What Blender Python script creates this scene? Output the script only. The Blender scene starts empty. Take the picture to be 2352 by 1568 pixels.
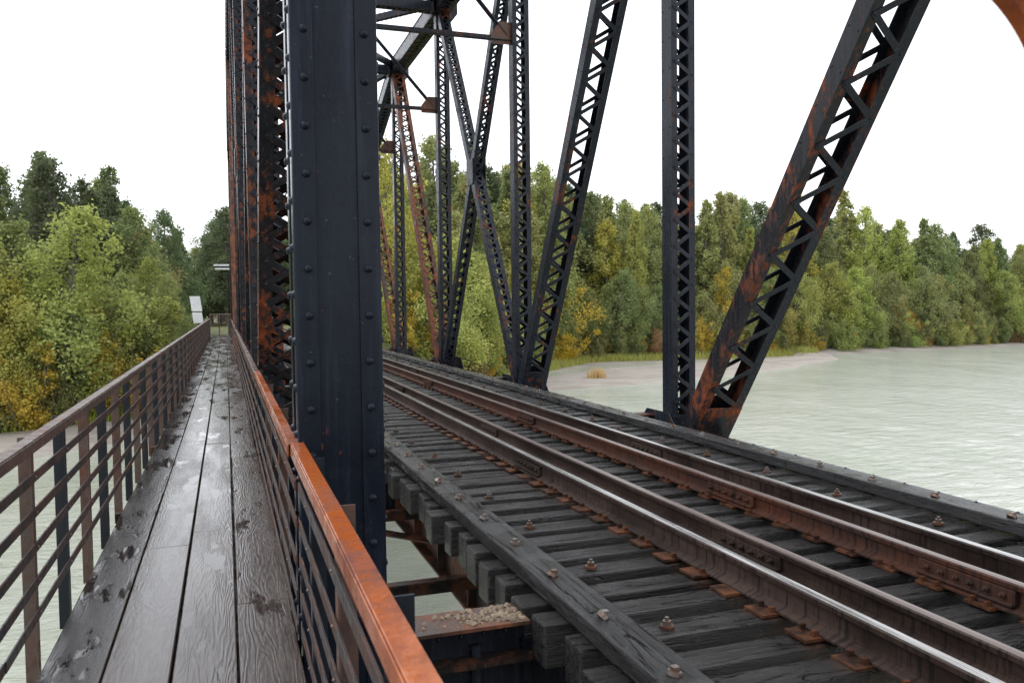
import bpy, math, random
import numpy as np
from mathutils import Vector, Matrix
random.seed(7); rng=np.random.default_rng(7)
S=bpy.context.scene
S.view_settings.view_transform='Standard'; S.view_settings.look='None'; S.view_settings.exposure=0
COL=S.collection
CH=1.65            # camera height over the walkway deck
WATER=-4.4
TC=3.62            # track centre
XL,XR=0.51,6.74    # truss planes
NODE=[-3.16+7.31*i for i in range(8)]

# ------------------------------------------------------------------ materials
class NT:
    def __init__(s,name):
        s.m=bpy.data.materials.new(name); s.m.use_nodes=True
        s.t=s.m.node_tree; s.b=s.t.nodes['Principled BSDF']; s.out=s.t.nodes['Material Output']
        s.tc=s.t.nodes.new('ShaderNodeTexCoord')
    def n(s,typ,**k):
        x=s.t.nodes.new(typ)
        for a,v in k.items(): setattr(x,a,v)
        return x
    def l(s,a,b): s.t.links.new(a,b)
    def map(s,scale=(1,1,1),src=None):
        m=s.n('ShaderNodeMapping'); m.inputs['Scale'].default_value=scale
        s.l(src or s.tc.outputs['Object'],m.inputs['Vector']); return m.outputs['Vector']
    def noise(s,scale,detail=6,rough=.6,vec=None,dist=0):
        x=s.n('ShaderNodeTexNoise'); x.inputs['Scale'].default_value=scale
        x.inputs['Detail'].default_value=detail; x.inputs['Roughness'].default_value=rough
        x.inputs['Distortion'].default_value=dist
        s.l(vec or s.tc.outputs['Object'],x.inputs['Vector']); return x.outputs['Fac']
    def ramp(s,fac,stops):
        r=s.n('ShaderNodeValToRGB'); e=r.color_ramp.elements
        while len(e)<len(stops): e.new(.5)
        for i,(p,c) in enumerate(stops):
            e[i].position=p
            e[i].color=(c,c,c,1) if isinstance(c,(int,float)) else (*c,1)
        s.l(fac,r.inputs['Fac']); return r.outputs['Color']
    def mix(s,f,a,b,mode='MIX'):
        x=s.n('ShaderNodeMix',data_type='RGBA',blend_type=mode)
        for i,v in ((0,f),(6,a),(7,b)):
            if isinstance(v,(int,float)): x.inputs[i].default_value=v
            elif isinstance(v,tuple): x.inputs[i].default_value=(*v,1)
            else: s.l(v,x.inputs[i])
        return x.outputs[2]
    def math(s,op,a,b=0.0,c=None):
        x=s.n('ShaderNodeMath',operation=op)
        for i,v in ((0,a),(1,b)):
            if isinstance(v,(int,float)): x.inputs[i].default_value=v
            else: s.l(v,x.inputs[i])
        return x.outputs[0]
    def bump(s,h,strength=.3,dist=.01):
        x=s.n('ShaderNodeBump'); x.inputs['Strength'].default_value=strength; x.inputs['Distance'].default_value=dist
        s.l(h,x.inputs['Height']); s.l(x.outputs['Normal'],s.b.inputs['Normal'])
    def col(s,c): 
        if isinstance(c,tuple): s.b.inputs['Base Color'].default_value=(*c,1)
        else: s.l(c,s.b.inputs['Base Color'])
    def rough(s,c):
        if isinstance(c,(int,float)): s.b.inputs['Roughness'].default_value=c
        else: s.l(c,s.b.inputs['Roughness'])
    def spec(s,v): s.b.inputs['Specular IOR Level'].default_value=v

def steel(name,base,light,lo,hi,rustA=(.20,.055,.02),rustB=(.07,.025,.015),rough=.32,zs=.35,spec=.2,streak=0,sc=(25,25,.5)):
    t=NT(name); t.spec(spec)
    v=t.map((1,1,zs))
    n1=t.noise(2.2,8,.68,v); n2=t.noise(14,6,.7,v); n3=t.noise(1.1,4,.6)
    m=t.math('ADD',t.math('MULTIPLY',n1,.62),t.math('MULTIPLY',n2,.38))
    rf=t.ramp(m,[(lo,0),(hi,1)])
    paint=t.mix(t.ramp(n3,[(.35,0),(.7,1)]),base,light)
    fine=t.noise(60,4,.7)
    paint=t.mix(t.ramp(fine,[(.35,0),(.8,.5)]),paint,light)
    if streak:
        st=t.noise(1.,5,.7,t.map(sc))
        paint=t.mix(t.math('MULTIPLY',t.ramp(st,[(.5,0),(.72,1)]),streak),paint,tuple(x*3.2 for x in light))
        sp=t.noise(38,2,.5); paint=t.mix(t.ramp(sp,[(.73,0),(.76,.6)]),paint,(.10,.11,.13))
        sp=t.noise(21,2,.5); paint=t.mix(t.ramp(sp,[(.74,0),(.76,.8)]),paint,rustB)
    rust=t.mix(t.ramp(t.noise(9,5,.7),[(.35,0),(.65,1)]),rustB,rustA)
    t.col(t.mix(rf,paint,rust))
    t.rough(t.ramp(t.math('ADD',t.math('MULTIPLY',rf,.5),t.math('MULTIPLY',n2,.5)),[(.15,rough-.12),(.8,rough+.35)]))
    t.bump(t.math('ADD',n2,t.math('MULTIPLY',rf,.6)),.3,.006)
    return t.m
M_steel=steel('bridge_steel_paint',(.008,.010,.015),(.020,.024,.033),.56,.61,streak=.35)
M_rusty=steel('bridge_steel_rusty',(.010,.010,.013),(.024,.024,.028),.51,.57,rustA=(.26,.065,.02),streak=.3)
M_vrusty=steel('bridge_steel_very_rusty',(.026,.022,.022),(.05,.038,.034),.45,.54,rustA=(.22,.075,.035),rustB=(.09,.035,.022))
M_col=steel('column_blue_black_paint',(.0045,.0060,.011),(.011,.015,.024),.62,.68,rough=.28,zs=.8,spec=.16,streak=.5,sc=(14,14,.8))
M_guss=steel('gusset_rust',(.04,.025,.02),(.08,.035,.02),.47,.57,rustA=(.22,.07,.03),rustB=(.09,.035,.02),spec=.4)
M_cap=steel('railing_cap_orange_rust',(.27,.060,.014),(.42,.110,.022),.46,.62,rustA=(.17,.032,.010),rustB=(.055,.014,.009),rough=.20,zs=1,spec=.45)
M_capd=steel('railing_cap_brown',(.055,.034,.028),(.12,.085,.070),.45,.6,rustA=(.12,.042,.024),rustB=(.045,.022,.018),rough=.28,zs=1,spec=.45)
M_bar=steel('railing_bar_worn',(.016,.014,.016),(.050,.038,.036),.46,.58,rustA=(.11,.048,.032),rustB=(.045,.024,.02),rough=.4,zs=1,spec=.3)
M_post=steel('railing_post_dark',(.010,.012,.017),(.022,.026,.032),.56,.64,rough=.4)
M_under=steel('floor_steel_dark',(.010,.009,.009),(.022,.018,.016),.46,.56,rustA=(.13,.045,.02),rustB=(.05,.022,.014),rough=.45)
def railmat(name,a,b,c):
    t=NT(name); t.spec(.25); v=t.map((1,.25,1)); vs=t.map((1,14,1.2))
    n=t.noise(4,6,.7,v); s=t.noise(2.2,5,.7,vs)
    cc=t.mix(t.ramp(n,[(.38,0),(.62,1)]),a,b)
    t.col(t.mix(t.ramp(s,[(.50,0),(.60,.85)]),cc,c)); t.rough(t.ramp(n,[(.3,.3),(.7,.6)])); t.bump(s,.3,.004); return t.m
M_rail=railmat('rail_side_brown',(.026,.017,.014),(.066,.043,.035),(.011,.009,.009))
M_railr=railmat('rail_side_orange',(.095,.033,.018),(.045,.025,.020),(.016,.011,.010))
t=NT('rail_head_polished'); t.col(t.mix(t.ramp(t.noise(6,5,.7,t.map((6,.3,1))),[(.4,0),(.65,1)]),(.42,.41,.40),(.13,.11,.10))); t.b.inputs['Metallic'].default_value=.8; t.rough(.26); M_head=t.m
t=NT('rail_head_rusty'); t.col(t.mix(t.noise(8,5,.7,t.map((4,.5,1))),(.055,.032,.025),(.17,.115,.095))); t.b.inputs['Metallic'].default_value=.3; t.rough(.32); M_headr=t.m
t=NT('tie_plate_rust'); t.spec(.3); t.col(t.mix(t.ramp(t.noise(9,5,.7),[(.38,0),(.68,1)]),(.020,.012,.010),(.15,.058,.026))); t.rough(.45); t.bump(t.noise(40),.3,.004); M_plate=t.m
t=NT('bolt_steel'); t.col(t.mix(t.ramp(t.noise(9,3,.7),[(.4,0),(.6,1)]),(.17,.155,.14),(.13,.07,.045))); t.b.inputs['Metallic'].default_value=.4; t.rough(.35); M_bolt=t.m

def wood(name,dark,mid,axis,rlo,rhi,rust=False,rand=True):
    t=NT(name); t.spec(.6)
    sc={'x':(.10,1,1),'y':(1,.05,1)}[axis]
    geo=t.n('ShaderNodeNewGeometry')
    comb=t.n('ShaderNodeCombineXYZ'); r=t.math('MULTIPLY',geo.outputs['Random Per Island'],37.)
    for i in range(3): t.l(r,comb.inputs[i])
    add=t.n('ShaderNodeVectorMath',operation='ADD'); t.l(t.map(sc),add.inputs[0]); t.l(comb.outputs[0],add.inputs[1])
    v=add.outputs[0]
    g=t.noise(22,7,.75,v,1.5); g2=t.noise(85,4,.7,v); big=t.noise(2.6,5,.6); ck=t.noise(9,4,.6,v,.8)
    crack=t.ramp(t.math('ABSOLUTE',t.math('SUBTRACT',ck,.5)),[(0,1),(.016,0)])
    c=t.mix(t.ramp(g,[(.38,0),(.66,1)]),dark,mid)
    c=t.mix(t.ramp(g2,[(.38,.85),(.55,0)]),c,tuple(x*.3 for x in dark))
    c=t.mix(t.ramp(geo.outputs['Random Per Island'],[(0,0),(1,.75)]),c,tuple(x*.5 for x in dark))
    if rust:
        sx=t.n('ShaderNodeSeparateXYZ'); t.l(t.tc.outputs['Object'],sx.inputs[0])
        d=t.math('ABSOLUTE',t.math('SUBTRACT',t.math('ABSOLUTE',t.math('SUBTRACT',sx.outputs[0],TC)),.75))
        f=t.math('SUBTRACT',t.noise(7,5,.7),t.math('MULTIPLY',d,1.6))
        c=t.mix(t.ramp(f,[(.15,0),(.46,.7)]),c,(.075,.034,.017))
    c=t.mix(crack,c,(.002,.002,.002))
    t.col(c)
    wet=t.ramp(big,[(.46,rlo),(.62,rhi)])
    t.rough(t.mix(.3,wet,t.ramp(g,[(.3,rhi),(.7,rlo)])))
    hh=t.math('SUBTRACT',t.math('ADD',g,t.math('MULTIPLY',g2,.4)),t.math('MULTIPLY',crack,1.2))
    t.bump(hh,.9,.017)
    return t.m
M_tie=wood('bridge_tie_timber',(.007,.006,.006),(.025,.022,.021),'x',.09,.38,rust=True)
M_guard=wood('guard_timber',(.008,.0075,.008),(.023,.021,.022),'y',.10,.40)

# wet deck planks
t=NT('wet_deck_plank'); t.spec(.6)
geo=t.n('ShaderNodeNewGeometry'); rnd=geo.outputs['Random Per Island']
comb=t.n('ShaderNodeCombineXYZ'); r=t.math('MULTIPLY',rnd,53.)
for i in range(3): t.l(r,comb.inputs[i])
add=t.n('ShaderNodeVectorMath',operation='ADD'); t.l(t.map((1,.10,1)),add.inputs[0]); t.l(comb.outputs[0],add.inputs[1])
warp=t.noise(5,3,.5,add.outputs[0])
sx=t.n('ShaderNodeSeparateXYZ'); t.l(add.outputs[0],sx.inputs[0])
rings=t.math('SINE',t.math('MULTIPLY',t.math('ADD',t.math('MULTIPLY',sx.outputs[0],.55),warp),150.))
rings=t.math('ADD',t.math('MULTIPLY',rings,.5),.5)
fib=t.noise(70,5,.75,add.outputs[0])
c=t.mix(t.ramp(rings,[(.1,0),(.95,1)]),(.066,.048,.040),(.092,.071,.061))
c=t.mix(t.ramp(fib,[(.35,.75),(.6,0)]),c,(.030,.022,.019))
c=t.mix(t.ramp(rnd,[(0,0),(1,.5)]),c,(.046,.038,.036))
c=t.mix(t.ramp(t.noise(1.3,4,.6,t.map((1,.5,1))),[(.35,.5),(.6,0)]),c,(.026,.020,.018))
sx2=t.n('ShaderNodeSeparateXYZ'); t.l(t.tc.outputs['Object'],sx2.inputs[0])
leftf=t.ramp(t.math('ADD',sx2.outputs[0],1.0),[(.40,1),(.43,0)])   # outer plank row is black with algae and water
c=t.mix(t.math('MULTIPLY',leftf,.8),c,(.012,.011,.011))
film=t.noise(1.1,5,.6,t.map((2.6,.45,1)))
pud=t.noise(1.7,6,.62,t.map((2.8,.7,1)))
pud=t.math('ADD',pud,t.math('MULTIPLY',leftf,.05))
pf=t.ramp(pud,[(.55,0),(.61,1)])
c=t.mix(t.math('MULTIPLY',pf,.55),c,(.020,.016,.014))
t.col(c)
dry=t.ramp(film,[(.40,.28),(.56,.10)])
rg=t.mix(.25,dry,t.ramp(fib,[(.3,.36),(.7,.12)]))
t.rough(t.mix(pf,rg,(.05,.05,.05)))
h=t.math('ADD',t.math('MULTIPLY',rings,.35),fib)
inv=t.math('SUBTRACT',1.0,t.math('MULTIPLY',pf,.92))
t.bump(t.math('MULTIPLY',h,inv),.22,.0042); M_deck=t.m

def plain(name,a,b,scale=3,rough=.7,bump=.3,bd=.02):
    t=NT(name); n=t.noise(scale,8,.7); t.col(t.mix(t.ramp(n,[(.35,0),(.65,1)]),a,b)); t.rough(rough); t.bump(n,bump,bd); return t.m
M_conc=plain('concrete',(.22,.21,.19),(.34,.33,.30),2,.8)
M_white=plain('sign_white_aluminium',(.62,.64,.66),(.78,.79,.8),2,.4,.05)
M_black=plain('sign_black',(.015,.015,.015),(.03,.03,.03),4,.5)
M_stone=plain('gravel_stone',(.12,.08,.05),(.30,.23,.15),8,.5)
M_bark=plain('tree_bark',(.10,.085,.07),(.22,.20,.17),6,.85)

# terrain
t=NT('riverbank_ground')
sx=t.n('ShaderNodeSeparateXYZ'); t.l(t.tc.outputs['Object'],sx.inputs[0])
hn=t.math('ADD',sx.outputs[2],t.math('MULTIPLY',t.math('SUBTRACT',t.noise(.35,6,.6),.5),.5))
sand=t.mix(t.noise(1.5,8,.75),(.22,.195,.17),(.42,.385,.345))
sand=t.mix(t.ramp(t.noise(.25,5,.65,t.map((1,3,1))),[(.45,0),(.62,.6)]),sand,(.20,.17,.135))
grass=t.mix(t.noise(.8,8,.7),(.06,.08,.025),(.17,.18,.065))
f=t.ramp(t.math('ADD',t.math('MULTIPLY',hn,1.0),4.4),[(.50,0),(.70,1)])
t.col(t.mix(f,sand,grass)); t.rough(.8); t.bump(t.noise(3,8,.8),.6,.1); M_ground=t.m

# water
t=NT('glacial_river_water')
v=t.map((.5,1,1))
w1=t.noise(1.6,5,.65,v,.6); w2=t.noise(.22,4,.6,t.map((1,.6,1)))
t.col(t.mix(t.ramp(w2,[(.35,0),(.65,1)]),(.345,.375,.305),(.425,.445,.385)))
t.rough(.12); t.b.inputs['IOR'].default_value=1.33
t.bump(t.math('ADD',w1,t.math('MULTIPLY',w2,1.5)),.8,.15); M_water=t.m

# foliage (tinted per object by object colour)
def foliage(name):
    t=NT(name); oi=t.n('ShaderNodeObjectInfo'); geo=t.n('ShaderNodeNewGeometry')
    x=t.n('ShaderNodeMix',data_type='RGBA',blend_type='MULTIPLY'); x.inputs[0].default_value=1
    t.l(oi.outputs['Color'],x.inputs[6]); t.l(t.ramp(geo.outputs['Random Per Island'],[(0,(.6,.65,.66)),(.5,(.95,.95,.92)),(.96,(1,1,1)),(1,(1,.9,.6))]),x.inputs[7])
    n=t.noise(.35,4,.6); c2=t.mix(t.ramp(n,[(.38,0),(.66,.6)]),x.outputs[2],t.mix(1.0,x.outputs[2],(1.0,.9,.6),'MULTIPLY'))
    d=t.n('ShaderNodeBsdfDiffuse'); tr=t.n('ShaderNodeBsdfTranslucent'); ms=t.n('ShaderNodeMixShader'); ms.inputs[0].default_value=.45
    t.l(c2,d.inputs[0]); t.l(c2,tr.inputs[0]); t.l(d.outputs[0],ms.inputs[1]); t.l(tr.outputs[0],ms.inputs[2])
    t.l(ms.outputs[0],t.out.inputs['Surface']); return t.m
M_leaf=foliage('foliage_leaves')

# ------------------------------------------------------------------ mesh builder
class MB:
    def __init__(s,name,mats): s.name=name; s.v=[]; s.f=[]; s.mi=[]; s.mats=mats
    def box(s,c,ax,ay,az,m=0):
        i=len(s.v); c=Vector(c); ax=Vector(ax); ay=Vector(ay); az=Vector(az)
        for sz in (-1,1):
            for sy in (-1,1):
                for sx in (-1,1): s.v.append(c+ax*sx+ay*sy+az*sz)
        for q in ((0,2,3,1),(4,5,7,6),(0,1,5,4),(2,6,7,3),(0,4,6,2),(1,3,7,5)):
            s.f.append([i+k for k in q]); s.mi.append(m)
    def abox(s,x0,x1,y0,y1,z0,z1,m=0):
        s.box(((x0+x1)/2,(y0+y1)/2,(z0+z1)/2),((x1-x0)/2,0,0),(0,(y1-y0)/2,0),(0,0,(z1-z0)/2),m)
    def bar(s,p0,p1,wdir,w,t,m=0):
        p0=Vector(p0);p1=Vector(p1); a=p1-p0; wd=Vector(wdir); wd=(wd-a*(wd.dot(a)/a.dot(a))).normalized()
        n=a.cross(wd).normalized(); s.box((p0+p1)/2,a/2,wd*w/2,n*t/2,m)
    def dome(s,c,n,r,h,k=6,m=0,flat=.6):
        n=Vector(n).normalized(); u=n.orthogonal().normalized(); w=n.cross(u); c=Vector(c); i=len(s.v)
        for rr,hh in ((r,0),(r*flat,h*.8)):
            for j in range(k):
                a=2*math.pi*j/k; s.v.append(c+u*math.cos(a)*rr+w*math.sin(a)*rr+n*hh)
        s.v.append(c+n*h)
        for j in range(k):
            j2=(j+1)%k
            s.f.append([i+j,i+j2,i+k+j2,i+k+j]); s.mi.append(m); s.f.append([i+k+j,i+k+j2,i+2*k]); s.mi.append(m)
    def cyl(s,p0,p1,r0,r1,k=8,m=0):
        p0=Vector(p0);p1=Vector(p1);a=(p1-p0).normalized();u=a.orthogonal().normalized();w=a.cross(u);i=len(s.v)
        for p,r in ((p0,r0),(p1,r1)):
            for j in range(k):
                t=2*math.pi*j/k; s.v.append(p+u*math.cos(t)*r+w*math.sin(t)*r)
        for j in range(k):
            j2=(j+1)%k; s.f.append([i+j,i+j2,i+k+j2,i+k+j]); s.mi.append(m)
        s.f.append([i+j for j in range(k)][::-1]); s.mi.append(m); s.f.append([i+k+j for j in range(k)]); s.mi.append(m)
    def prism(s,pts,off,m=0):
        i=len(s.v); k=len(pts); off=Vector(off)
        for p in pts: s.v.append(Vector(p))
        for p in pts: s.v.append(Vector(p)+off)
        s.f.append([i+j for j in range(k)][::-1]); s.mi.append(m); s.f.append([i+k+j for j in range(k)]); s.mi.append(m)
        for j in range(k):
            j2=(j+1)%k; s.f.append([i+j,i+j2,i+k+j2,i+k+j]); s.mi.append(m)
    def done(s,parent=None,bevel=0,smooth=False):
        me=bpy.data.meshes.new(s.name); me.from_pydata([tuple(v) for v in s.v],[],s.f)
        for m in s.mats: me.materials.append(m)
        me.polygons.foreach_set('material_index',s.mi); 
        if smooth: me.polygons.foreach_set('use_smooth',[True]*len(s.f))
        me.update(); o=bpy.data.objects.new(s.name,me); COL.objects.link(o)
        if parent: o.parent=parent
        if bevel:
            b=o.modifiers.new('bevel','BEVEL'); b.width=bevel; b.segments=2; b.limit_method='ANGLE'
        return o
def empty(name):
    e=bpy.data.objects.new(name,None); COL.objects.link(e); return e

# ------------------------------------------------------------------ bridge
bridge=empty('railroad_truss_bridge')
X_=Vector((1,0,0))
def laced(mb,p0,p1,w,d,fl=.085,pitch=None,double=False,mw=0,ml=0,endp=.5,rivets=True,bw=.06,cover=None):
    p0=Vector(p0);p1=Vector(p1);a=(p1-p0);L=a.length;a.normalize()
    x=X_ if abs(a.x)<.9 else Vector((0,1,0))
    n=a.cross(x).normalized()
    c=(p0+p1)/2
    for sg in (-1,1):
        mb.box(c+x*sg*(w/2-.008),a*L/2,x*.008,n*(d/2),mw)
        for sn in (-1,1):
            mb.box(c+x*sg*(w/2-.018-fl/2)+n*sn*(d/2-.008),a*(L/2-.002),x*(fl/2),n*.007,mw if sg<0 else ml)
    pitch=pitch or (w-fl)*.62
    k=max(2,int((L-2*endp)/pitch)); st=(L-2*endp)/k
    hi=w/2-.02-fl/2
    for sn in (-1,1):
        off=n*sn*(d/2+.006)
        for i in range(k):
            s0=1 if (i%2==0) else -1
            for q in ((s0,-s0) if double else (s0,)):
                A=p0+a*(endp+i*st)+x*hi*q+off+(n*sn*.011 if q!=s0 else n*0)
                B=p0+a*(endp+(i+1)*st)-x*hi*q+off+(n*sn*.011 if q!=s0 else n*0)
                ov=(B-A).normalized()*.028
                mb.bar(A-ov,B+ov,x+a*.01,bw,.009+.002*(i%2),ml)
                if rivets:
                    mb.dome(A+n*sn*.005,n*sn,.02,.016,6,ml)
        for e in (p0+a*endp*.5,p1-a*endp*.5):
            mb.box(e+off,a*endp*.5,x*(w/2-.004),n*.006,mw)
            if rivets:
                for r in range(4):
                    for sg in (-1,1): mb.dome(e+off+a*(endp*(-.4+.27*r))+x*sg*hi+n*sn*.006,n*sn,.02,.016,6,mw)
    if rivets:
        for sg in (-1,1):
            q=.3
            while q<L-.3:
                for sn in (-1,1): mb.dome(p0+a*q+x*sg*w/2+n*sn*(d/2-.05),x*sg,.017,.012,5,mw)
                q+=.45
    if cover: mb.box(c+n*cover*(d/2+.012),a*L/2,x*(w/2+.02),n*.008,mw)

HB=-2.1+CH     # bottom panel point
HT=9.5+CH; HT1=7.0+CH
def top(i): return HT if 2<=i<=5 else HT1
def truss(name,X,side):
    mb=MB(name,[M_steel,M_rusty,M_vrusty,M_col,M_guss])
    for i in range(1,7):
        if i==1 and side<0: continue
        laced(mb,(X,NODE[i],HB),(X,NODE[i],top(i)),.41,.30,mw=0 if side>0 else 1,ml=0,endp=.35,double=side<0)
    xo=X if side>0 else X+.10
    wd=.70 if side>0 else .56
    dbl=side<0
    laced(mb,(xo,NODE[2]-.62,HB),(xo,NODE[1]+.15,HT1),wd,.27,fl=.12,mw=1,ml=0 if side>0 else 1,double=dbl,bw=.075,endp=.8)
    laced(mb,(xo,NODE[3]-.5,HB),(xo,NODE[2]+.1,HT),wd-.08,.26,fl=.12,mw=0 if side>0 else 1,ml=0,double=dbl,bw=.075,endp=.7)
    laced(mb,(X,NODE[3],HB),(X,NODE[4],HT),.34,.24,fl=.08)
    laced(mb,(X+.003,NODE[4],HB),(X+.003,NODE[3],HT),.345,.244,fl=.08)
    laced(mb,(X,NODE[4]+.2,HB),(X,NODE[5],HT),.5,.30,fl=.1,mw=2,ml=2)
    laced(mb,(X,NODE[5]+.2,HB),(X,NODE[6],HT1),.5,.30,fl=.1,mw=2,ml=2)
    cz=(HB+HT)/2; cy=(NODE[3]+NODE[4])/2
    for sg in (-1,1): mb.box((X+sg*.19,cy,cz),(.008,0,0),(0,.3,0),(0,0,.35),0)
    for a,b in ((0,1),(7,6)):
        laced(mb,(X,NODE[a],HB),(X,NODE[b],HT1),.5,.42,fl=.11,cover=None,mw=0 if a==0 else 2)
    P=[(X,NODE[1],HT1)]+[(X,NODE[i],HT) for i in range(2,6)]+[(X,NODE[6],HT1)]
    for a,b in zip(P[:-1],P[1:]):
        laced(mb,a,b,.52,.46,fl=.11,double=True,endp=.5)
        av=(Vector(b)-Vector(a)); nn=Vector((0,-av.z,av.y)).normalized()
        mb.box((Vector(a)+Vector(b))/2+nn*.26,av/2,(.28,0,0),nn*.008,0)
    for a,b in zip(range(0,7),range(1,8)):
        laced(mb,(X,NODE[a],HB-.1),(X,NODE[b],HB-.1),.46,.40,fl=.1,endp=.6)
    for i in range(1,7):
        for sg in (-1,1):
            xx=X+sg*(.375 if side>0 else .39)
            for z,hh,ww in ((HB+.0,.42,.75),(top(i)-.1,.45,.55)):
                if side<0 and (i==1 or sg<0) and z<2: continue
                mb.prism([(xx,NODE[i]-ww,z-hh*.6),(xx,NODE[i]+ww,z-hh*.6),(xx,NODE[i]+ww,z+hh*.1),(xx,NODE[i]+ww*.45,z+hh),(xx,NODE[i]-ww*.45,z+hh),(xx,NODE[i]-ww,z+hh*.1)],(.014*sg,0,0),0)
    return mb.done(bridge)
truss('left_truss',XL,-1)
truss('right_truss',XR,1)

# near plated column (left truss hip vertical)
mb=MB('hip_vertical_column',[M_col])
cx0,cx1=.31,.715; yf=NODE[1]-.15; yb=NODE[1]+.2
ztop=HT1+.2; zb=-1.6
mb.abox(cx0+.012,cx1-.012,yf+.012,yb-.012,zb,ztop)
for x0,x1 in ((cx0,cx0+.105),(cx1-.105,cx1)):
    mb.abox(x0,x1,yf-.004,yf+.011,zb+.01,ztop-.01)
    mb.abox(x0,x1,yb-.011,yb+.004,zb+.01,ztop-.01)
for x0 in (cx0-.002,cx1-.014):
    mb.abox(x0,x0+.016,yf+.012,yf+.11,zb+.01,ztop-.01); mb.abox(x0,x0+.016,yb-.11,yb-.012,zb+.01,ztop-.01)
mb.done(bridge,bevel=.004)
mb=MB('column_rivets',[M_col])
z=zb+.1
while z<ztop:
    for x in (cx0+.062,cx1-.062): mb.dome((x,yf-.004,z),(0,-1,0),.0215,.019,12,flat=.72)
    for y in (yf+.06,yb-.06):
        mb.dome((cx1+.002,y,z+.1),(1,0,0),.02,.016,10,flat=.72); mb.dome((cx0-.002,y,z+.1),(-1,0,0),.02,.016,10,flat=.72)
    z+=.222
mb.done(bridge,smooth=True)

# sway frames, top struts, laterals
mb=MB('sway_and_lateral_bracing',[M_steel,M_rusty,M_guss])
for i in range(2,6):
    y=NODE[i]; zl=6.22+CH; x0,x1=XL+.2,XR-.2
    mb.box(((x0+x1)/2,y,zl),((x1-x0)/2,0,0),(0,.075,0),(0,0,.008)); mb.box(((x0+x1)/2,y,zl+.05),((x1-x0)/2,0,0),(0,.008,0),(0,0,.05))
    laced(mb,(x0,y,HT-.05),(x1,y,HT-.05),.34,.30,fl=.07,endp=.3,rivets=False)
    for xa,sg in ((x0,1),(x1,-1)):
        mb.bar((xa+sg*.1,y+.02,zl+.12),((x0+x1)/2-sg*.15,y+.02,HT-.2),(0,0,1),.11,.012)
        mb.bar((xa+sg*.1,y,zl+.12),((x0+x1)/2-sg*.15,y,HT-.2),(0,1,0),.10,.012)
        mb.prism([(xa,y-.03,zl-.1),(xa+sg*.5,y-.03,zl-.1),(xa+sg*.5,y-.03,zl+.12),(xa+sg*.28,y-.03,zl+.42),(xa,y-.03,zl+.42)],(0,.014,0),2)
        for r in range(5): mb.dome((xa+sg*(.06+.09*r),y-.03,zl-.05),(0,-1,0),.018,.015,6,2)
    mb.prism([((x0+x1)/2-.4,y-.02,HT-.2),((x0+x1)/2+.4,y-.02,HT-.2),((x0+x1)/2+.2,y-.02,HT-.5),((x0+x1)/2-.2,y-.02,HT-.5)],(0,.014,0),0)
for i in range(2,5):
    for a,b in ((XL,XR),(XR,XL)):
        dz=.0 if a<b else .03
        laced(mb,(a,NODE[i],HT+.1+dz),(b,NODE[i+1],HT+.1+dz),.22,.2,fl=.06,endp=.3,rivets=False)
for a,b in ((XL,XR),(XR,XL)):
    dz=.0 if a<b else .03
    laced(mb,(a,NODE[5],HT+dz),(b,NODE[6],HT1+dz),.22,.2,fl=.06,endp=.3,rivets=False)
for i,j in ((1,0),(6,7)):
    for k,z in ((0,HT1),(.22,HT1-.22*(HT1-HB))):
        y=NODE[i]+(NODE[j]-NODE[i])*k
        laced(mb,(XL+.25,y,z),(XR-.25,y,z),.36,.3,fl=.08,endp=.3,rivets=False)
    yy=NODE[i]+(NODE[j]-NODE[i])*.22; zz=HT1-.22*(HT1-HB)
    for q in range(6):
        xa=XL+.3+(XR-XL-.6)*q/6; xb=XL+.3+(XR-XL-.6)*(q+1)/6
        ya,za=(NODE[i],HT1) if q%2 else (yy,zz); yb_,zb_=(yy,zz) if q%2 else (NODE[i],HT1)
        mb.bar((xa,ya,za),(xb,yb_,zb_),(0,0,1),.09,.02)
mb.done(bridge)

# floor system
mb=MB('floor_beams_and_stringers',[M_steel,M_under,M_under,M_guss])
for i in range(0,8):
    y=NODE[i]+.25
    mb.abox(XL+.24,XR-.24,y-.01,y+.01,-1.25,-.32); mb.abox(XL+.24,XR-.24,y-.15,y+.15,-.33,-.305,1); mb.abox(XL+.24,XR-.24,y-.15,y+.15,-1.27,-1.245,1)
    for xa,xb in ((XL+.212,1.56),(5.69,XR-.2)):
        mb.abox(xa,xb,y-.012,y+.012,-.98,-.122); mb.abox(xa,xb,y-.14,y+.15,-.128,-.108,3 if i==1 and xa<3 else 1); 
        mb.abox(xa,xb,y-.022,y-.013,-.24,-.13)
        k=xa+.08
        while k<xb:
            mb.dome((k,y-.022,-.19),(0,-1,0),.018,.015,8); mb.dome((k,y-.012,-.75),(0,-1,0),.018,.015,8); k+=.13
        for kk in range(3): mb.abox(xa+.22+kk*.3,xa+.27+kk*.3,y-.06,y-.0121,-.95,-.245)
for x,wv in ((2.25,.13),(5.0,.13)):
    mb.abox(x-.01,x+.01,NODE[0],NODE[7],-1.28,-.33,1); mb.abox(x-wv,x+wv,NODE[0],NODE[7],-1.305,-1.28,1); mb.abox(x-wv,x+wv,NODE[0],NODE[7],-.34,-.322,2)
    y=NODE[0]
    while y<NODE[7]:
        mb.abox(x-.10,x-.0105,y-.006,y+.006,-1.275,-.345,1); y+=1.2
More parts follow.
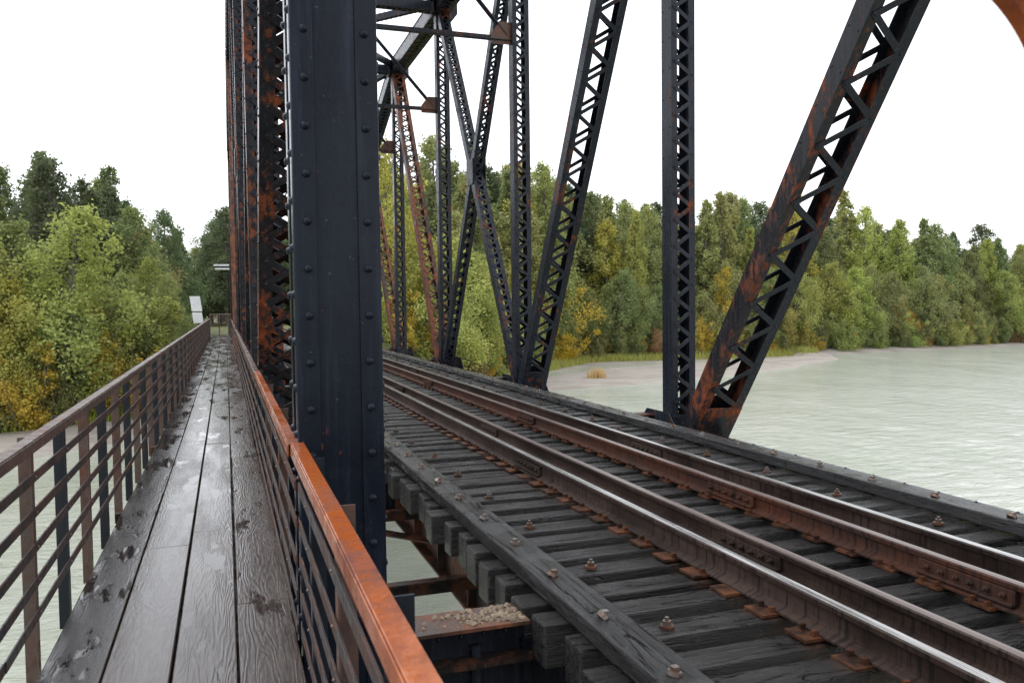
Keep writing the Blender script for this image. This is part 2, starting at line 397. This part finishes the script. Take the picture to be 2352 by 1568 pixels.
for i in range(0,7):
    mb.bar((XL+.2,NODE[i]+.3,-1.05),(XR-.2,NODE[i+1]-.1,-1.05),(1,-1,0),.18,.02,1)
    mb.bar((XL+.2,NODE[i]+.3,-1.0),(XR-.2,NODE[i+1]-.1,-1.0),(0,0,1),.12,.02,1)
    mb.bar((XR-.2,NODE[i]+.3,-1.15),(XL+.2,NODE[i+1]-.1,-1.15),(1,1,0),.18,.02,1)
    for f in (.33,.66):
        yy=NODE[i]+7.31*f
        mb.abox(XL-.1,2.2,yy-.05,yy+.05,-.62,-.60,2); mb.abox(XL-.1,2.2,yy-.006,yy+.006,-.72,-.62,2)
mb.done(bridge)
mb=MB('gravel_on_flange',[M_stone])
for _ in range(150):
    x=1.54-abs(random.gauss(0,.24)); y=NODE[1]+.25+random.uniform(-.10,.13); r=random.uniform(.006,.020)
    if x<.8: continue
    mb.dome((x,y,-.108),(random.uniform(-.3,.3),random.uniform(-.3,.3),1),r,r*.9,6)
mb.done(bridge,smooth=True)
mb=MB('concrete_abutment',[M_conc])
mb.abox(-1.4,8.6,NODE[7]-.6,NODE[7]+2.2,WATER-1.5,-1.45); mb.abox(-2.4,9.4,NODE[7]+2.2,NODE[7]+2.9,WATER-1.5,-.42)
mb.abox(-.6,7.9,NODE[0]-1.4,NODE[0]+.9,WATER-3,-1.45)
mb.done(bridge,bevel=.03)
# unidentified curved rusty shape, built as a hook below the left end post
mb=MB('unidentified_rusty_arc',[M_cap])
C=Vector((.722,.812,CH+.203)); U=Vector((math.cos(math.radians(19)),-math.sin(math.radians(19)),0)); N=40; dn=Vector((math.sin(math.radians(19)),math.cos(math.radians(19)),0))
C=C+U*.022+Vector((0,0,.012))
prof=[(.222,.010),(.230,0),(.300,0),(.308,.010),(.308,.040),(.300,.050),(.230,.050),(.222,.040)]
for i in range(N+1):
    a=math.radians(16+90*i/N)
    for r,dd in prof: mb.v.append(C+U*(r*math.cos(a))+Vector((0,0,r*math.sin(a)))+dn*dd)
for i in range(N):
    for j in range(8):
        j2=(j+1)%8; mb.f.append([i*8+j,i*8+j2,(i+1)*8+j2,(i+1)*8+j]); mb.mi.append(0)
mb.f.append(list(range(8))); mb.f.append([N*8+j for j in range(8)][::-1]); mb.mi+= [0,0]
T=C+Vector((0,0,.265))
mb.bar(T+dn*.025,Vector((T.x,T.y+.02,CH+2.7)),U,.07,.045)
mb.done(bridge,smooth=False)

# ------------------------------------------------------------------ track
track=empty('railway_track')
ZT=-.06
mb=MB('bridge_ties',[M_tie]); plates=MB('tie_plates_and_spikes',[M_plate,M_bolt]); bolts=MB('tie_bolts',[M_bolt,M_plate])
y=-6.; k=0
Y1=54.
while y<Y1:
    jx=random.uniform(-.05,.05); rot=random.uniform(-.011,.011); w=random.uniform(.185,.23)/2; zt=ZT+random.uniform(-.016,.004)
    a=Vector((math.cos(rot),math.sin(rot),random.uniform(-.002,.002))); b=Vector((-math.sin(rot),math.cos(rot),random.uniform(-.03,.03)))
    mb.box((TC+jx,y,zt-.12),a*2.04,b*w,(0,0,.12))
    for xr in (TC-.755,TC+.755,TC-.40,TC+.40):
        run=abs(xr-TC)>.6
        plates.box((xr,y,ZT+.008),(.17 if run else .11,0,0),(0,.085,0),(0,0,.008),0)
        for sg in (-1,1):
            for q in (-.05,.05):
                if random.random()<.8: plates.box((xr+sg*(.088),y+q,ZT+.030),(.017,0,0),(0,.011,0),(0,0,.014),0)
    if k%2==0:
        for x in (1.80,5.44): 
            bolts.cyl((x+random.uniform(-.02,.02),y,ZT+.10),(x,y,ZT+.118),.036,.034,8); bolts.box((x,y,ZT+.128),(.016,0,0),(0,.016,0),(0,0,.010))
    if k%3==1:
        for x in (2.18,5.06):
            x+=random.uniform(-.05,.05)
            bolts.cyl((x,y,ZT-.002),(x,y,ZT+.012),.042,.040,10,1); bolts.cyl((x,y,ZT+.012),(x,y,ZT+.036),.024,.024,6); bolts.cyl((x,y,ZT+.036),(x,y,ZT+.055),.011,.011,8)
    y+=.35; k+=1
mb.done(track,bevel=.014); plates.done(track); bolts.done(track)
mb=MB('guard_timbers',[M_guard])
for x in (1.81,5.46):
    y=-6+random.random()*2
    while y<Y1:
        L=6.05; mb.box((x+random.uniform(-.006,.006),y+L/2,ZT+.052),(.115,0,0),(random.uniform(-.008,.008),L/2-.006,0),(0,0,.052)); y+=L
mb.done(track,bevel=.014)
def rail(name,x,H,side,head):
    pr=[(-.07,0),(.07,0),(.07,.012),(.012,.03),(.009,.05),(.009,H-.045),(.034,H-.036),(.036,H-.010),(.028,H-.002),(.0,H),(-.028,H-.002),(-.036,H-.010),(-.034,H-.036),(-.009,H-.045),(-.009,.05),(-.012,.03),(-.07,.012)]
    n=len(pr); v=[];f=[];mi=[]
    ys=[-6+i*.5 for i in range(int((Y1+16)/.5)+1)]
    for y in ys:
        w=.004*math.sin(y*.31+x)
        for p in pr: v.append((x+p[0]+w,y,ZT+.017+p[1]))
    for i in range(len(ys)-1):
        for j in range(n):
            j2=(j+1)%n; f.append((i*n+j,i*n+j2,(i+1)*n+j2,(i+1)*n+j)); mi.append(1 if j in (7,8,9) else 0)
    f.append(tuple(range(n))); mi.append(0)
    me=bpy.data.meshes.new(name); me.from_pydata(v,[],f); me.materials.append(side); me.materials.append(head)
    me.polygons.foreach_set('material_index',mi); me.update(); o=bpy.data.objects.new(name,me); COL.objects.link(o); o.parent=track
rail('running_rail_near',TC-.755,.172,M_rail,M_head); rail('running_rail_far',TC+.755,.172,M_rail,M_head)
rail('guard_rail_near',TC-.40,.158,M_rail,M_headr); rail('guard_rail_far',TC+.40,.158,M_railr,M_headr)
mb=MB('joint_bars',[M_rail,M_bolt,M_railr])
for x,ys,H,mm in ((TC-.755,(7.75,19.6,31.5),.172,0),(TC-.40,(4.55,10.2,16.,22.,28.),.158,0),(TC+.40,(3.6,5.95,11.0,17.,23.,29.),.158,2),(TC+.755,(8.1,20.,32.),.172,0)):
    for y in ys:
        for sg in (-1,1):
            xx=x+sg*.026
            mb.box((xx,y,ZT+.017+.075),(.014,0,0),(0,.33,0),(0,0,.040),mm)
            mb.box((x+sg*.045,y,ZT+.017+.036),(.02,0,0),(0,.33,0),(0,0,.008),mm)
            for q in (-.26,-.155,-.05,.05,.155,.26):
                xe=xx+sg*.014; mb.cyl((xe,y+q,ZT+.094),(xe+sg*.02,y+q,ZT+.094),.019,.019,6,mm); mb.cyl((xe+sg*.02,y+q,ZT+.094),(xe+sg*.036,y+q,ZT+.094),.010,.010,6,mm)
mb.done(track,bevel=.003)

# ------------------------------------------------------------------ walkway
walk=empty('pedestrian_walkway')
mb=MB('deck_planks',[M_deck])
edges=[-.85,-.57,-.275,.012,.30]; YE=53.5
for i in range(4):
    y=-3+random.random()*2.5-(1.5 if i%2 else 0)
    while y<YE:
        L=random.choice((3.6,4.2,4.8)); e=min(y+L,YE)
        z=random.uniform(-.005,.003)+(-.006 if i==0 else 0)
        x0,x1=edges[i]+.005,edges[i+1]-.005
        j=random.uniform(-.004,.004); rz=random.uniform(-.006,.006)
        mb.box(((x0+x1)/2+j,(y+e)/2,-.03+z),((x1-x0)/2,0,rz*.3),(0,(e-y)/2-.003,0),(0,0,.03)); y+=L
mb.done(walk,bevel=.006)
mb=MB('joists_and_added_gap_strips',[M_under])
mb.abox(-.80,-.72,-3,YE,-.28,-.078); mb.abox(.14,.22,-3,YE,-.28,-.078)
for x in edges[1:-1]: mb.abox(x-.06,x+.06,-3,YE,-.20,-.075)  # dark strips added under the plank gaps so the gaps look black, not joists
y=-3
while y<YE:
    mb.abox(-.93,.36,y-.04,y+.04,-.16,-.079); mb.bar((-.9,y,-.2),(.4,y,-.85),(0,0,1),.08,.05); y+=3.56
mb.done(walk)
def railing(name,x,out,y0,y1,cap,capw,ztop,bars,step=.89,yoff=0,bm=None):
    e=empty(name); s=out
    mb=MB('top_rail',[cap]); 
    y=y0
    while y<y1:
        L=min(6.2,y1-y)
        mb.abox(x-capw/2,x+capw/2,y+.004,y+L-.004,ztop-.008,ztop); xi=x-s*(capw/2-.004)
        mb.abox(min(xi,xi-s*.008),max(xi,xi-s*.008),y+.004,y+L-.004,ztop-.062,ztop-.0085); y+=L
    mb.done(e,bevel=.003)
    mb=MB('rail_bars',[bm or M_bar])
    for z in bars:
        y=y0
        while y<y1:
            L=min(6.2,y1-y); xb=x+s*.004+random.uniform(-.003,.003)
            mb.abox(xb-.005,xb+.005,y+.003,y+L-.003,z-.025,z+.025); y+=L
    mb.done(e,bevel=.002)
    mb=MB('posts',[M_post,M_capd]); bo=MB('post_bolts',[M_bolt])
    y=y0+yoff;k=0
    while y<y1:
        m=k%2
        xp=x+s*.03
        mb.abox(min(xp-s*.012,xp-s*.019),max(xp-s*.012,xp-s*.019),y-.032,y+.032,-.30,ztop-.01,m)
        mb.abox(min(xp-s*.0119,xp+s*.05),max(xp-s*.0119,xp+s*.05),y+.024,y+.032,-.30,ztop-.01,m)
        for z in bars: bo.dome((x-s*.002,y,z),(-s,0,0),.009,.008,6)
        y+=step;k+=1
    mb.done(e); bo.done(e)
    return e
bars=[.12,.285,.455,.63,.81]
railing('metal_railing',-.93,-1,-2.2,YE,M_capd,.06,1.02,bars,yoff=.67)
railing('metal_railing',.300,1,-2.2,3.95,M_cap,.058,1.02,bars,yoff=.4)
railing('metal_railing',.285,1,3.99,8.8,M_cap,.050,1.01,bars,yoff=.6)
railing('metal_railing',.285,1,8.9,YE,M_capd,.05,.99,bars,yoff=.4)

# signs at the end of the walkway
sg=empty('trail_sign'); mb=MB('sign_panels',[M_white,M_post])
A=Vector((.27,.04,0)); Bz=Vector((-.12,0,.99))
mb.box(Vector((-1.56,49.2,1.90)),A,(0,.008,0),Bz*.42); mb.box(Vector((-1.48,49.2,1.12)),A*.95,(0,.008,0),Bz*.30)
mb.bar((-1.25,49.24,-1),(-1.62,49.24,2.35),(1,0,0),.06,.04,1); mb.done(sg)
sg=empty('directional_sign'); mb=MB('sign_blade',[M_white,M_black,M_post])
mb.abox(-.62,.30,60.0,60.02,4.38,4.50,1); mb.abox(-.70,.30,60.0,60.02,4.51,4.63,0); mb.abox(-.62,.30,60.0,60.02,4.26,4.37,0)
mb.cyl((.25,60.08,-1),(.25,60.08,4.8),.05,.05,8,2); mb.done(sg)
fe=empty('chain_fence_panel'); mb=MB('mesh_panel',[M_bolt])
for i in range(5): mb.cyl((-.95+i*.55,54.6,-.4),(-.95+i*.55,54.6,1.25),.03,.03,8)
mb.cyl((-.95,54.6,1.25),(1.25,54.6,1.25),.025,.025,8)
for i in range(40):
    mb.cyl((-.95+i*.056,54.6,-.2),(-.95+i*.056,54.6,1.25),.006,.006,4)
for i in range(24): mb.cyl((-.95,54.6,-.2+i*.06),(1.25,54.6,-.2+i*.06),.006,.006,4)
mb.done(fe)

# ------------------------------------------------------------------ terrain & water
def interp(x,P): return float(np.interp(x,[p[0] for p in P],[p[1] for p in P]))
SH=[(-900,-10),(-400,10),(-60,26),(-12,33),(-6,40),(0,46),(10,50),(20,53.5),(33,56),(48,62.5),(60,70),(64,76),(100,79),(200,92),(500,140),(1500,300)]
VG=[(-900,10),(-400,20),(-60,36),(-12,44),(-4,48),(10,50.5),(17,56),(24,68),(34,78),(60,78),(64,78.5),(100,81),(200,94),(500,142),(1500,302)]
from mathutils import noise as mn
def hgt(x,y):
    s=y-interp(x,SH); v=y-interp(x,VG)
    h=WATER-1.2
    if s>-12: h=WATER-1.2*min(1,max(0,-s/8))
    if s>0:
        g=max(1.,interp(x,VG)-interp(x,SH)); h=WATER+.10+.30*min(1,s/g)
        h+=.10*mn.noise(Vector((x*.15,y*.3,0)))
        if 20<x<60 and v<0:
            q=s/g; h=WATER+.17-.34*max(0,1-abs(q-.72)/.14)+.06*mn.noise(Vector((x*.2,y*.5,3)))
    if v>0: h=max(h,WATER+.35+min(1.2,v*.12)+.25*mn.noise(Vector((x*.08,y*.08,1)))+max(0,min(25,(v-60)*.05)))
    if y>NODE[7]+1.5:
        d=max(0,abs(x-3.3)-5.6); e=-.42-d*.6
        h=max(h,e)
    if y<-70: h=max(h,WATER+min(3,(-70-y)*.15))
    return h
def axis(a,b,fine0,fine1,fs,cs):
    out=list(np.arange(fine0,fine1+.01,fs)); x=fine0; st=cs
    while x>a: x-=st; out.append(x); st*=1.35
    x=fine1; st=cs
    while x<b: x+=st; out.append(x); st*=1.35
    return sorted(out)
xs=axis(-1500,2500,-30,130,1.0,3); ys=axis(-1500,2500,24,110,.8,3)
v=[(x,y,hgt(x,y)) for y in ys for x in xs]; nx=len(xs)
f=[(j*nx+i,j*nx+i+1,(j+1)*nx+i+1,(j+1)*nx+i) for j in range(len(ys)-1) for i in range(nx-1)]
me=bpy.data.meshes.new('ground'); me.from_pydata(v,[],f); me.materials.append(M_ground); me.polygons.foreach_set('use_smooth',[True]*len(f)); o=bpy.data.objects.new('ground',me); COL.objects.link(o)
me=bpy.data.meshes.new('river_water'); me.from_pydata([(-1500,-1500,WATER),(2500,-1500,WATER),(2500,320,WATER),(-1500,320,WATER)],[],[(0,1,2,3)]); me.materials.append(M_water); o=bpy.data.objects.new('river_water',me); COL.objects.link(o)

# ------------------------------------------------------------------ vegetation
def tube(V,F,pts,rads,k=6):
    b=len(V)
    for p,r in zip(pts,rads):
        for j in range(k):
            a=2*math.pi*j/k; V.append((p[0]+math.cos(a)*r,p[1]+math.sin(a)*r,p[2]))
    for i in range(len(pts)-1):
        for j in range(k):
            j2=(j+1)%k; F.append((b+i*k+j,b+i*k+j2,b+(i+1)*k+j2,b+(i+1)*k+j))
def tree_mesh(name,H,W,nclump,nleaf,leaf,seed,base=.12,kind='tree'):
    r=np.random.default_rng(seed); V=[];F=[]
    bend=r.normal(0,.03,2)*H
    def tr(t): return np.array([bend[0]*t*t,bend[1]*t*t,H*t])
    cl=[]; 
    if kind=='tree':
        ts=np.linspace(0,.97,9); tube(V,F,[tr(t) for t in ts],[(.012*H)*(1-t)**.8+.02 for t in ts])
        for i in range(nclump):
            t=base+(.97-base)*(i+r.random())/nclump
            env=(min(1,(t-base+.10)/.25)**.7)*((1-t)**.68)*1.38*(.58+.68*r.random())+.05
            a=i*2.4+r.normal(0,.5); rad=W/2*env*(.5+.5*r.random())
            c=tr(t)+np.array([math.cos(a)*rad,math.sin(a)*rad,rad*.45])
            cl.append((c,max(.20,W*.088*(.5+env*.7)),t))
            t0=max(.03,t-.10-rad*.3/H); p0=tr(t0)
            if i%2==0: tube(V,F,[p0,(p0+c)/2+[0,0,-.05*rad],c],[.004*H*(1-t0)+.02,.02,.01],4)
        for i in range(5): cl.append((tr(.90+.02*i),max(.16,.040*W),1))
    else:
        nst=9
        st=[(r.normal(0,.22,2)*W,.5+.5*r.random()) for _ in range(nst)]
        for s,h in st: tube(V,F,[(s[0]*.2,s[1]*.2,0),(s[0]*.7,s[1]*.7,H*h*.5),(s[0],s[1],H*h)],[.04,.025,.01],4)
        for i in range(nclump):
            s,h=st[i%nst]; t=.04+.96*r.random()**.8; rad=W*.24*(1.12-t*.95)
            a=r.random()*6.28; c=np.array([s[0]*t+math.cos(a)*rad*r.random(),s[1]*t+math.sin(a)*rad*r.random(),H*h*t]); cl.append((c,W*.075*(1.25-t*.75),t))
    nb=len(F)
    wts=np.array([c[1]**1.6 for c in cl]); wts/=wts.sum()
    idx=r.choice(len(cl),nleaf,p=wts)
    C=np.array([c[0] for c in cl])[idx]; Sg=np.array([c[1] for c in cl])[idx]
    P=C+r.normal(0,1,(nleaf,3))*Sg[:,None]*np.array([.58,.58,.72])
    P[:,2]=np.maximum(P[:,2],.1)
    nrm=r.normal(0,1,(nleaf,3)); nrm[:,2]+=.5; nrm/=np.linalg.norm(nrm,axis=1)[:,None]
    u=np.cross(nrm,r.normal(0,1,(nleaf,3))); u/=np.linalg.norm(u,axis=1)[:,None]; w=np.cross(nrm,u)
    sz=leaf*r.uniform(.6,1.35,nleaf)[:,None]
    q=np.stack([P-u*sz*.5,P-w*sz*.32,P+u*sz*.6,P+w*sz*.32],1).reshape(-1,3)
    b=len(V); V=V+[tuple(x) for x in q]; F=F+[(b+4*i,b+4*i+1,b+4*i+2,b+4*i+3) for i in range(nleaf)]
    me=bpy.data.meshes.new(name); me.from_pydata(V,[],F); me.materials.append(M_bark); me.materials.append(M_leaf)
    me.polygons.foreach_set('material_index',[0]*nb+[1]*nleaf); me.update(); return me
TALL=[tree_mesh('cottonwood_mesh_%d'%i,17,w,120,13500,.25,10+i,base=.08) for i,w in enumerate((5.0,6.2,4.0,6.8,5.6,3.6))]
MID=[tree_mesh('alder_mesh_%d'%i,9,w,90,12000,.155,30+i,base=.04) for i,w in enumerate((4.2,5.0,3.6))]
BUSH=[tree_mesh('willow_mesh_%d'%i,4,w,80,9500,.12,50+i,kind='bush') for i,w in enumerate((4.2,3.6,5.0,3.8))]
DK=[(.17,.215,.135),(.19,.24,.14),(.22,.27,.14),(.18,.225,.14)]
MD=[(.31,.36,.17),(.36,.40,.18),(.39,.41,.19),(.28,.34,.17)]
LT=[(.47,.51,.18),(.52,.53,.20),(.44,.50,.18)]
YL=[(.76,.55,.09),(.66,.50,.12),(.60,.53,.16)]
BR_=[(.40,.30,.16),(.38,.32,.18)]
def inst(name,me,x,y,h,h0,col,parent=None,wf=1.0,sink=.1):
    o=bpy.data.objects.new(name,me); COL.objects.link(o); s=h/h0
    o.location=(x,y,hgt(x,y)-sink); o.scale=(s*wf,s*wf,s); o.rotation_euler=(0,0,random.random()*6.28); o.color=(*col,1)
    if parent: o.parent=parent
    return o
def jit(c,a=.15): k=1+random.uniform(-a,a); return tuple(min(.85,x*k*(1+random.uniform(-.06,.06))) for x in c)
far=empty('distant_forest'); und=empty('riverbank_undergrowth')
def tallh(x):
    return interp(x,[(-60,17),(-14,16),(-9,14.5),(-5,10.5),(-3,10),(6,13),(16,16),(24,20),(32,20),(40,17.5),(60,17),(72,18.5),(85,16),(100,13.5),(130,12.5),(200,13)])
x=-55.
while x<240:
    st=2.6 if x<110 else 5
    for row in range(5):
        xx=x+random.uniform(-1.4,1.4); yy=interp(xx,VG)+5+row*5.5+random.uniform(-2,2)
        if -3.5<xx<9.5 and yy<100: continue
        if xx<0: yy+=5
        hh=tallh(xx)*random.uniform(.72,1.03)+row*.3
        if random.random()<.10: hh*=1.12
        pool=(DK+MD if row>0 else MD+LT[:1]) if xx>0 else (DK+MD[:2]+MD[3:])
        col=jit(random.choice(pool))
        if random.random()<.03: col=jit(YL[2])
        inst('cottonwood',random.choice(TALL),xx,yy,hh,17,col,far,wf=random.uniform(.85,1.2))
    x+=st
for _ in range(40):
    xx=random.uniform(-8,16)
    inst('cottonwood',random.choice(TALL),xx,random.uniform(100,135),random.uniform(11,14.5)+(max(0,xx-6))*.25,17,jit(random.choice(DK+MD)),far,wf=1.3)
x=-50.
while x<150:
    for row in range(2):
        xx=x+random.uniform(-1,1); yy=interp(xx,VG)+2.0+row*3.5+random.uniform(-1,1)
        if -3<xx<9: continue
        h=random.uniform(5.0,10)*(.75 if -10<xx<0 else 1)
        inst('alder',random.choice(MID),xx,yy,h,9,jit(random.choice(MD+LT+([YL[2],YL[1]] if random.random()<.25 else MD))),und,wf=random.uniform(.95,1.3))
    x+=2.3
x=-50.
while x<160:
    for row in range(2):
        xx=x+random.uniform(-.7,.7); yy=interp(xx,VG)+row*1.6+random.uniform(-.7,.7)
        if -1.6<xx<8.2 : continue
        r=random.random(); py=.28 if 24<xx<75 else .12
        c=random.choice(YL) if r<py else random.choice(BR_) if r<py+.08 else random.choice(LT+MD)
        inst('willow_shrub',random.choice(BUSH),xx,yy,random.uniform(2.0,4.6),4,jit(c),und,wf=random.uniform(.9,1.3))
    x+=1.5
for _ in range(60):
    sd=random.choice((-1,1)); xx=-2.8-random.random()*4 if sd<0 else 9.+random.random()*5
    yy=random.uniform(50,84); inst('willow_shrub',random.choice(BUSH),xx,yy,random.uniform(1.6,3.0),4,jit(random.choice(LT+MD+BR_[:1])),und)
for (x,y,h,c,m) in ((-7.6,47.5,10.8,LT[2],0),(-5.4,50.5,6.0,MD[1],1),(-9.8,46,7.2,YL[2],2),(-11.5,46,6.5,LT[0],1),(-5.0,56,7.5,MD[2],2),(-6.2,66,10.5,BR_[1],0),
                     (13.5,52,9.3,LT[1],0),(11.2,54,7.6,LT[2],1),(10.0,57,9,MD[1],2),(16.5,58,9.5,LT[0],1),(22,70,10.5,LT[1],0),(26,75,10,YL[2],1)):
    inst('alder_tree',MID[m],x,y,h,9,jit(c,.05),None,wf=1.15)
def grass(name,n,fx,hmin,hmax,col):
    r=random; V=[];F=[]
    for _ in range(n):
        x,y=fx(); z=hgt(x,y)-.02; 
        if z<WATER-.06: continue
        a=r.random()*6.28; w=r.uniform(.02,.05); h=r.uniform(hmin,hmax); lx,ly=r.uniform(-.3,.3)*h,r.uniform(-.3,.3)*h
        b=len(V); V+= [(x-math.cos(a)*w,y-math.sin(a)*w,z),(x+math.cos(a)*w,y+math.sin(a)*w,z),(x+lx,y+ly,z+h)]; F.append((b,b+1,b+2))
    me=bpy.data.meshes.new(name); me.from_pydata(V,[],F); me.materials.append(M_leaf); o=bpy.data.objects.new(name,me); COL.objects.link(o); o.color=(*col,1)
def g1():
    x=random.uniform(20,62); return x,interp(x,VG)-random.random()**1.5*3
grass('bank_grass',14000,g1,.3,.9,(.5,.52,.18))
grass('dry_grass_tuft',230,lambda:(27.6+random.gauss(0,.35),59.4+random.gauss(0,.3)),.4,1.0,(.75,.56,.3))
def g3():
    x=random.uniform(-30,-1.5); return x,interp(x,VG)-1+random.random()*3
grass('meadow_grass',9000,g3,.3,.8,(.36,.42,.10))

# ------------------------------------------------------------------ light
w=bpy.data.worlds.new('World'); S.world=w; w.use_nodes=True; nt=w.node_tree
for n in list(nt.nodes): nt.nodes.remove(n)
out=nt.nodes.new('ShaderNodeOutputWorld'); bg=nt.nodes.new('ShaderNodeBackground'); bg2=nt.nodes.new('ShaderNodeBackground'); ad=nt.nodes.new('ShaderNodeAddShader')
sky=nt.nodes.new('ShaderNodeTexSky'); sky.sky_type='NISHITA'; sky.sun_disc=False
EL,AZ=math.radians(52),math.radians(-60)
sky.sun_elevation=EL; sky.sun_rotation=AZ
nt.links.new(sky.outputs[0],bg.inputs[0]); bg.inputs[1].default_value=.05
bg2.inputs[0].default_value=(.985,.99,1,1); bg2.inputs[1].default_value=1.6
nt.links.new(bg.outputs[0],ad.inputs[0]); nt.links.new(bg2.outputs[0],ad.inputs[1]); nt.links.new(ad.outputs[0],out.inputs[0])
sd=bpy.data.lights.new('sun','SUN'); sd.energy=1.3; sd.angle=math.radians(35); sd.color=(1,.98,.95)
so=bpy.data.objects.new('sun',sd); COL.objects.link(so)
d=Vector((math.sin(AZ)*math.cos(EL),math.cos(AZ)*math.cos(EL),math.sin(EL)))
so.rotation_euler=d.to_track_quat('Z','Y').to_euler()

# ------------------------------------------------------------------ camera
cd=bpy.data.cameras.new('camera'); co=bpy.data.objects.new('camera',cd); COL.objects.link(co); S.camera=co
cd.sensor_width=36; cd.lens=29.08; cd.clip_start=.05; cd.clip_end=6000
cd.dof.use_dof=True; cd.dof.focus_distance=7; cd.dof.aperture_fstop=6.3
yaw=math.radians(19.05); pit=math.radians(-2.56); roll=.012
fw=Vector((math.sin(yaw)*math.cos(pit),math.cos(yaw)*math.cos(pit),math.sin(pit)))
rt=Vector((math.cos(yaw),-math.sin(yaw),0)); up=rt.cross(fw)
up2=up*math.cos(roll)+rt*math.sin(roll); rt2=rt*math.cos(roll)-up*math.sin(roll)
M=Matrix((rt2,up2,-fw)).transposed().to_4x4(); M.translation=Vector((0,0,CH)); co.matrix_world=M
print('objs',len(bpy.data.objects))
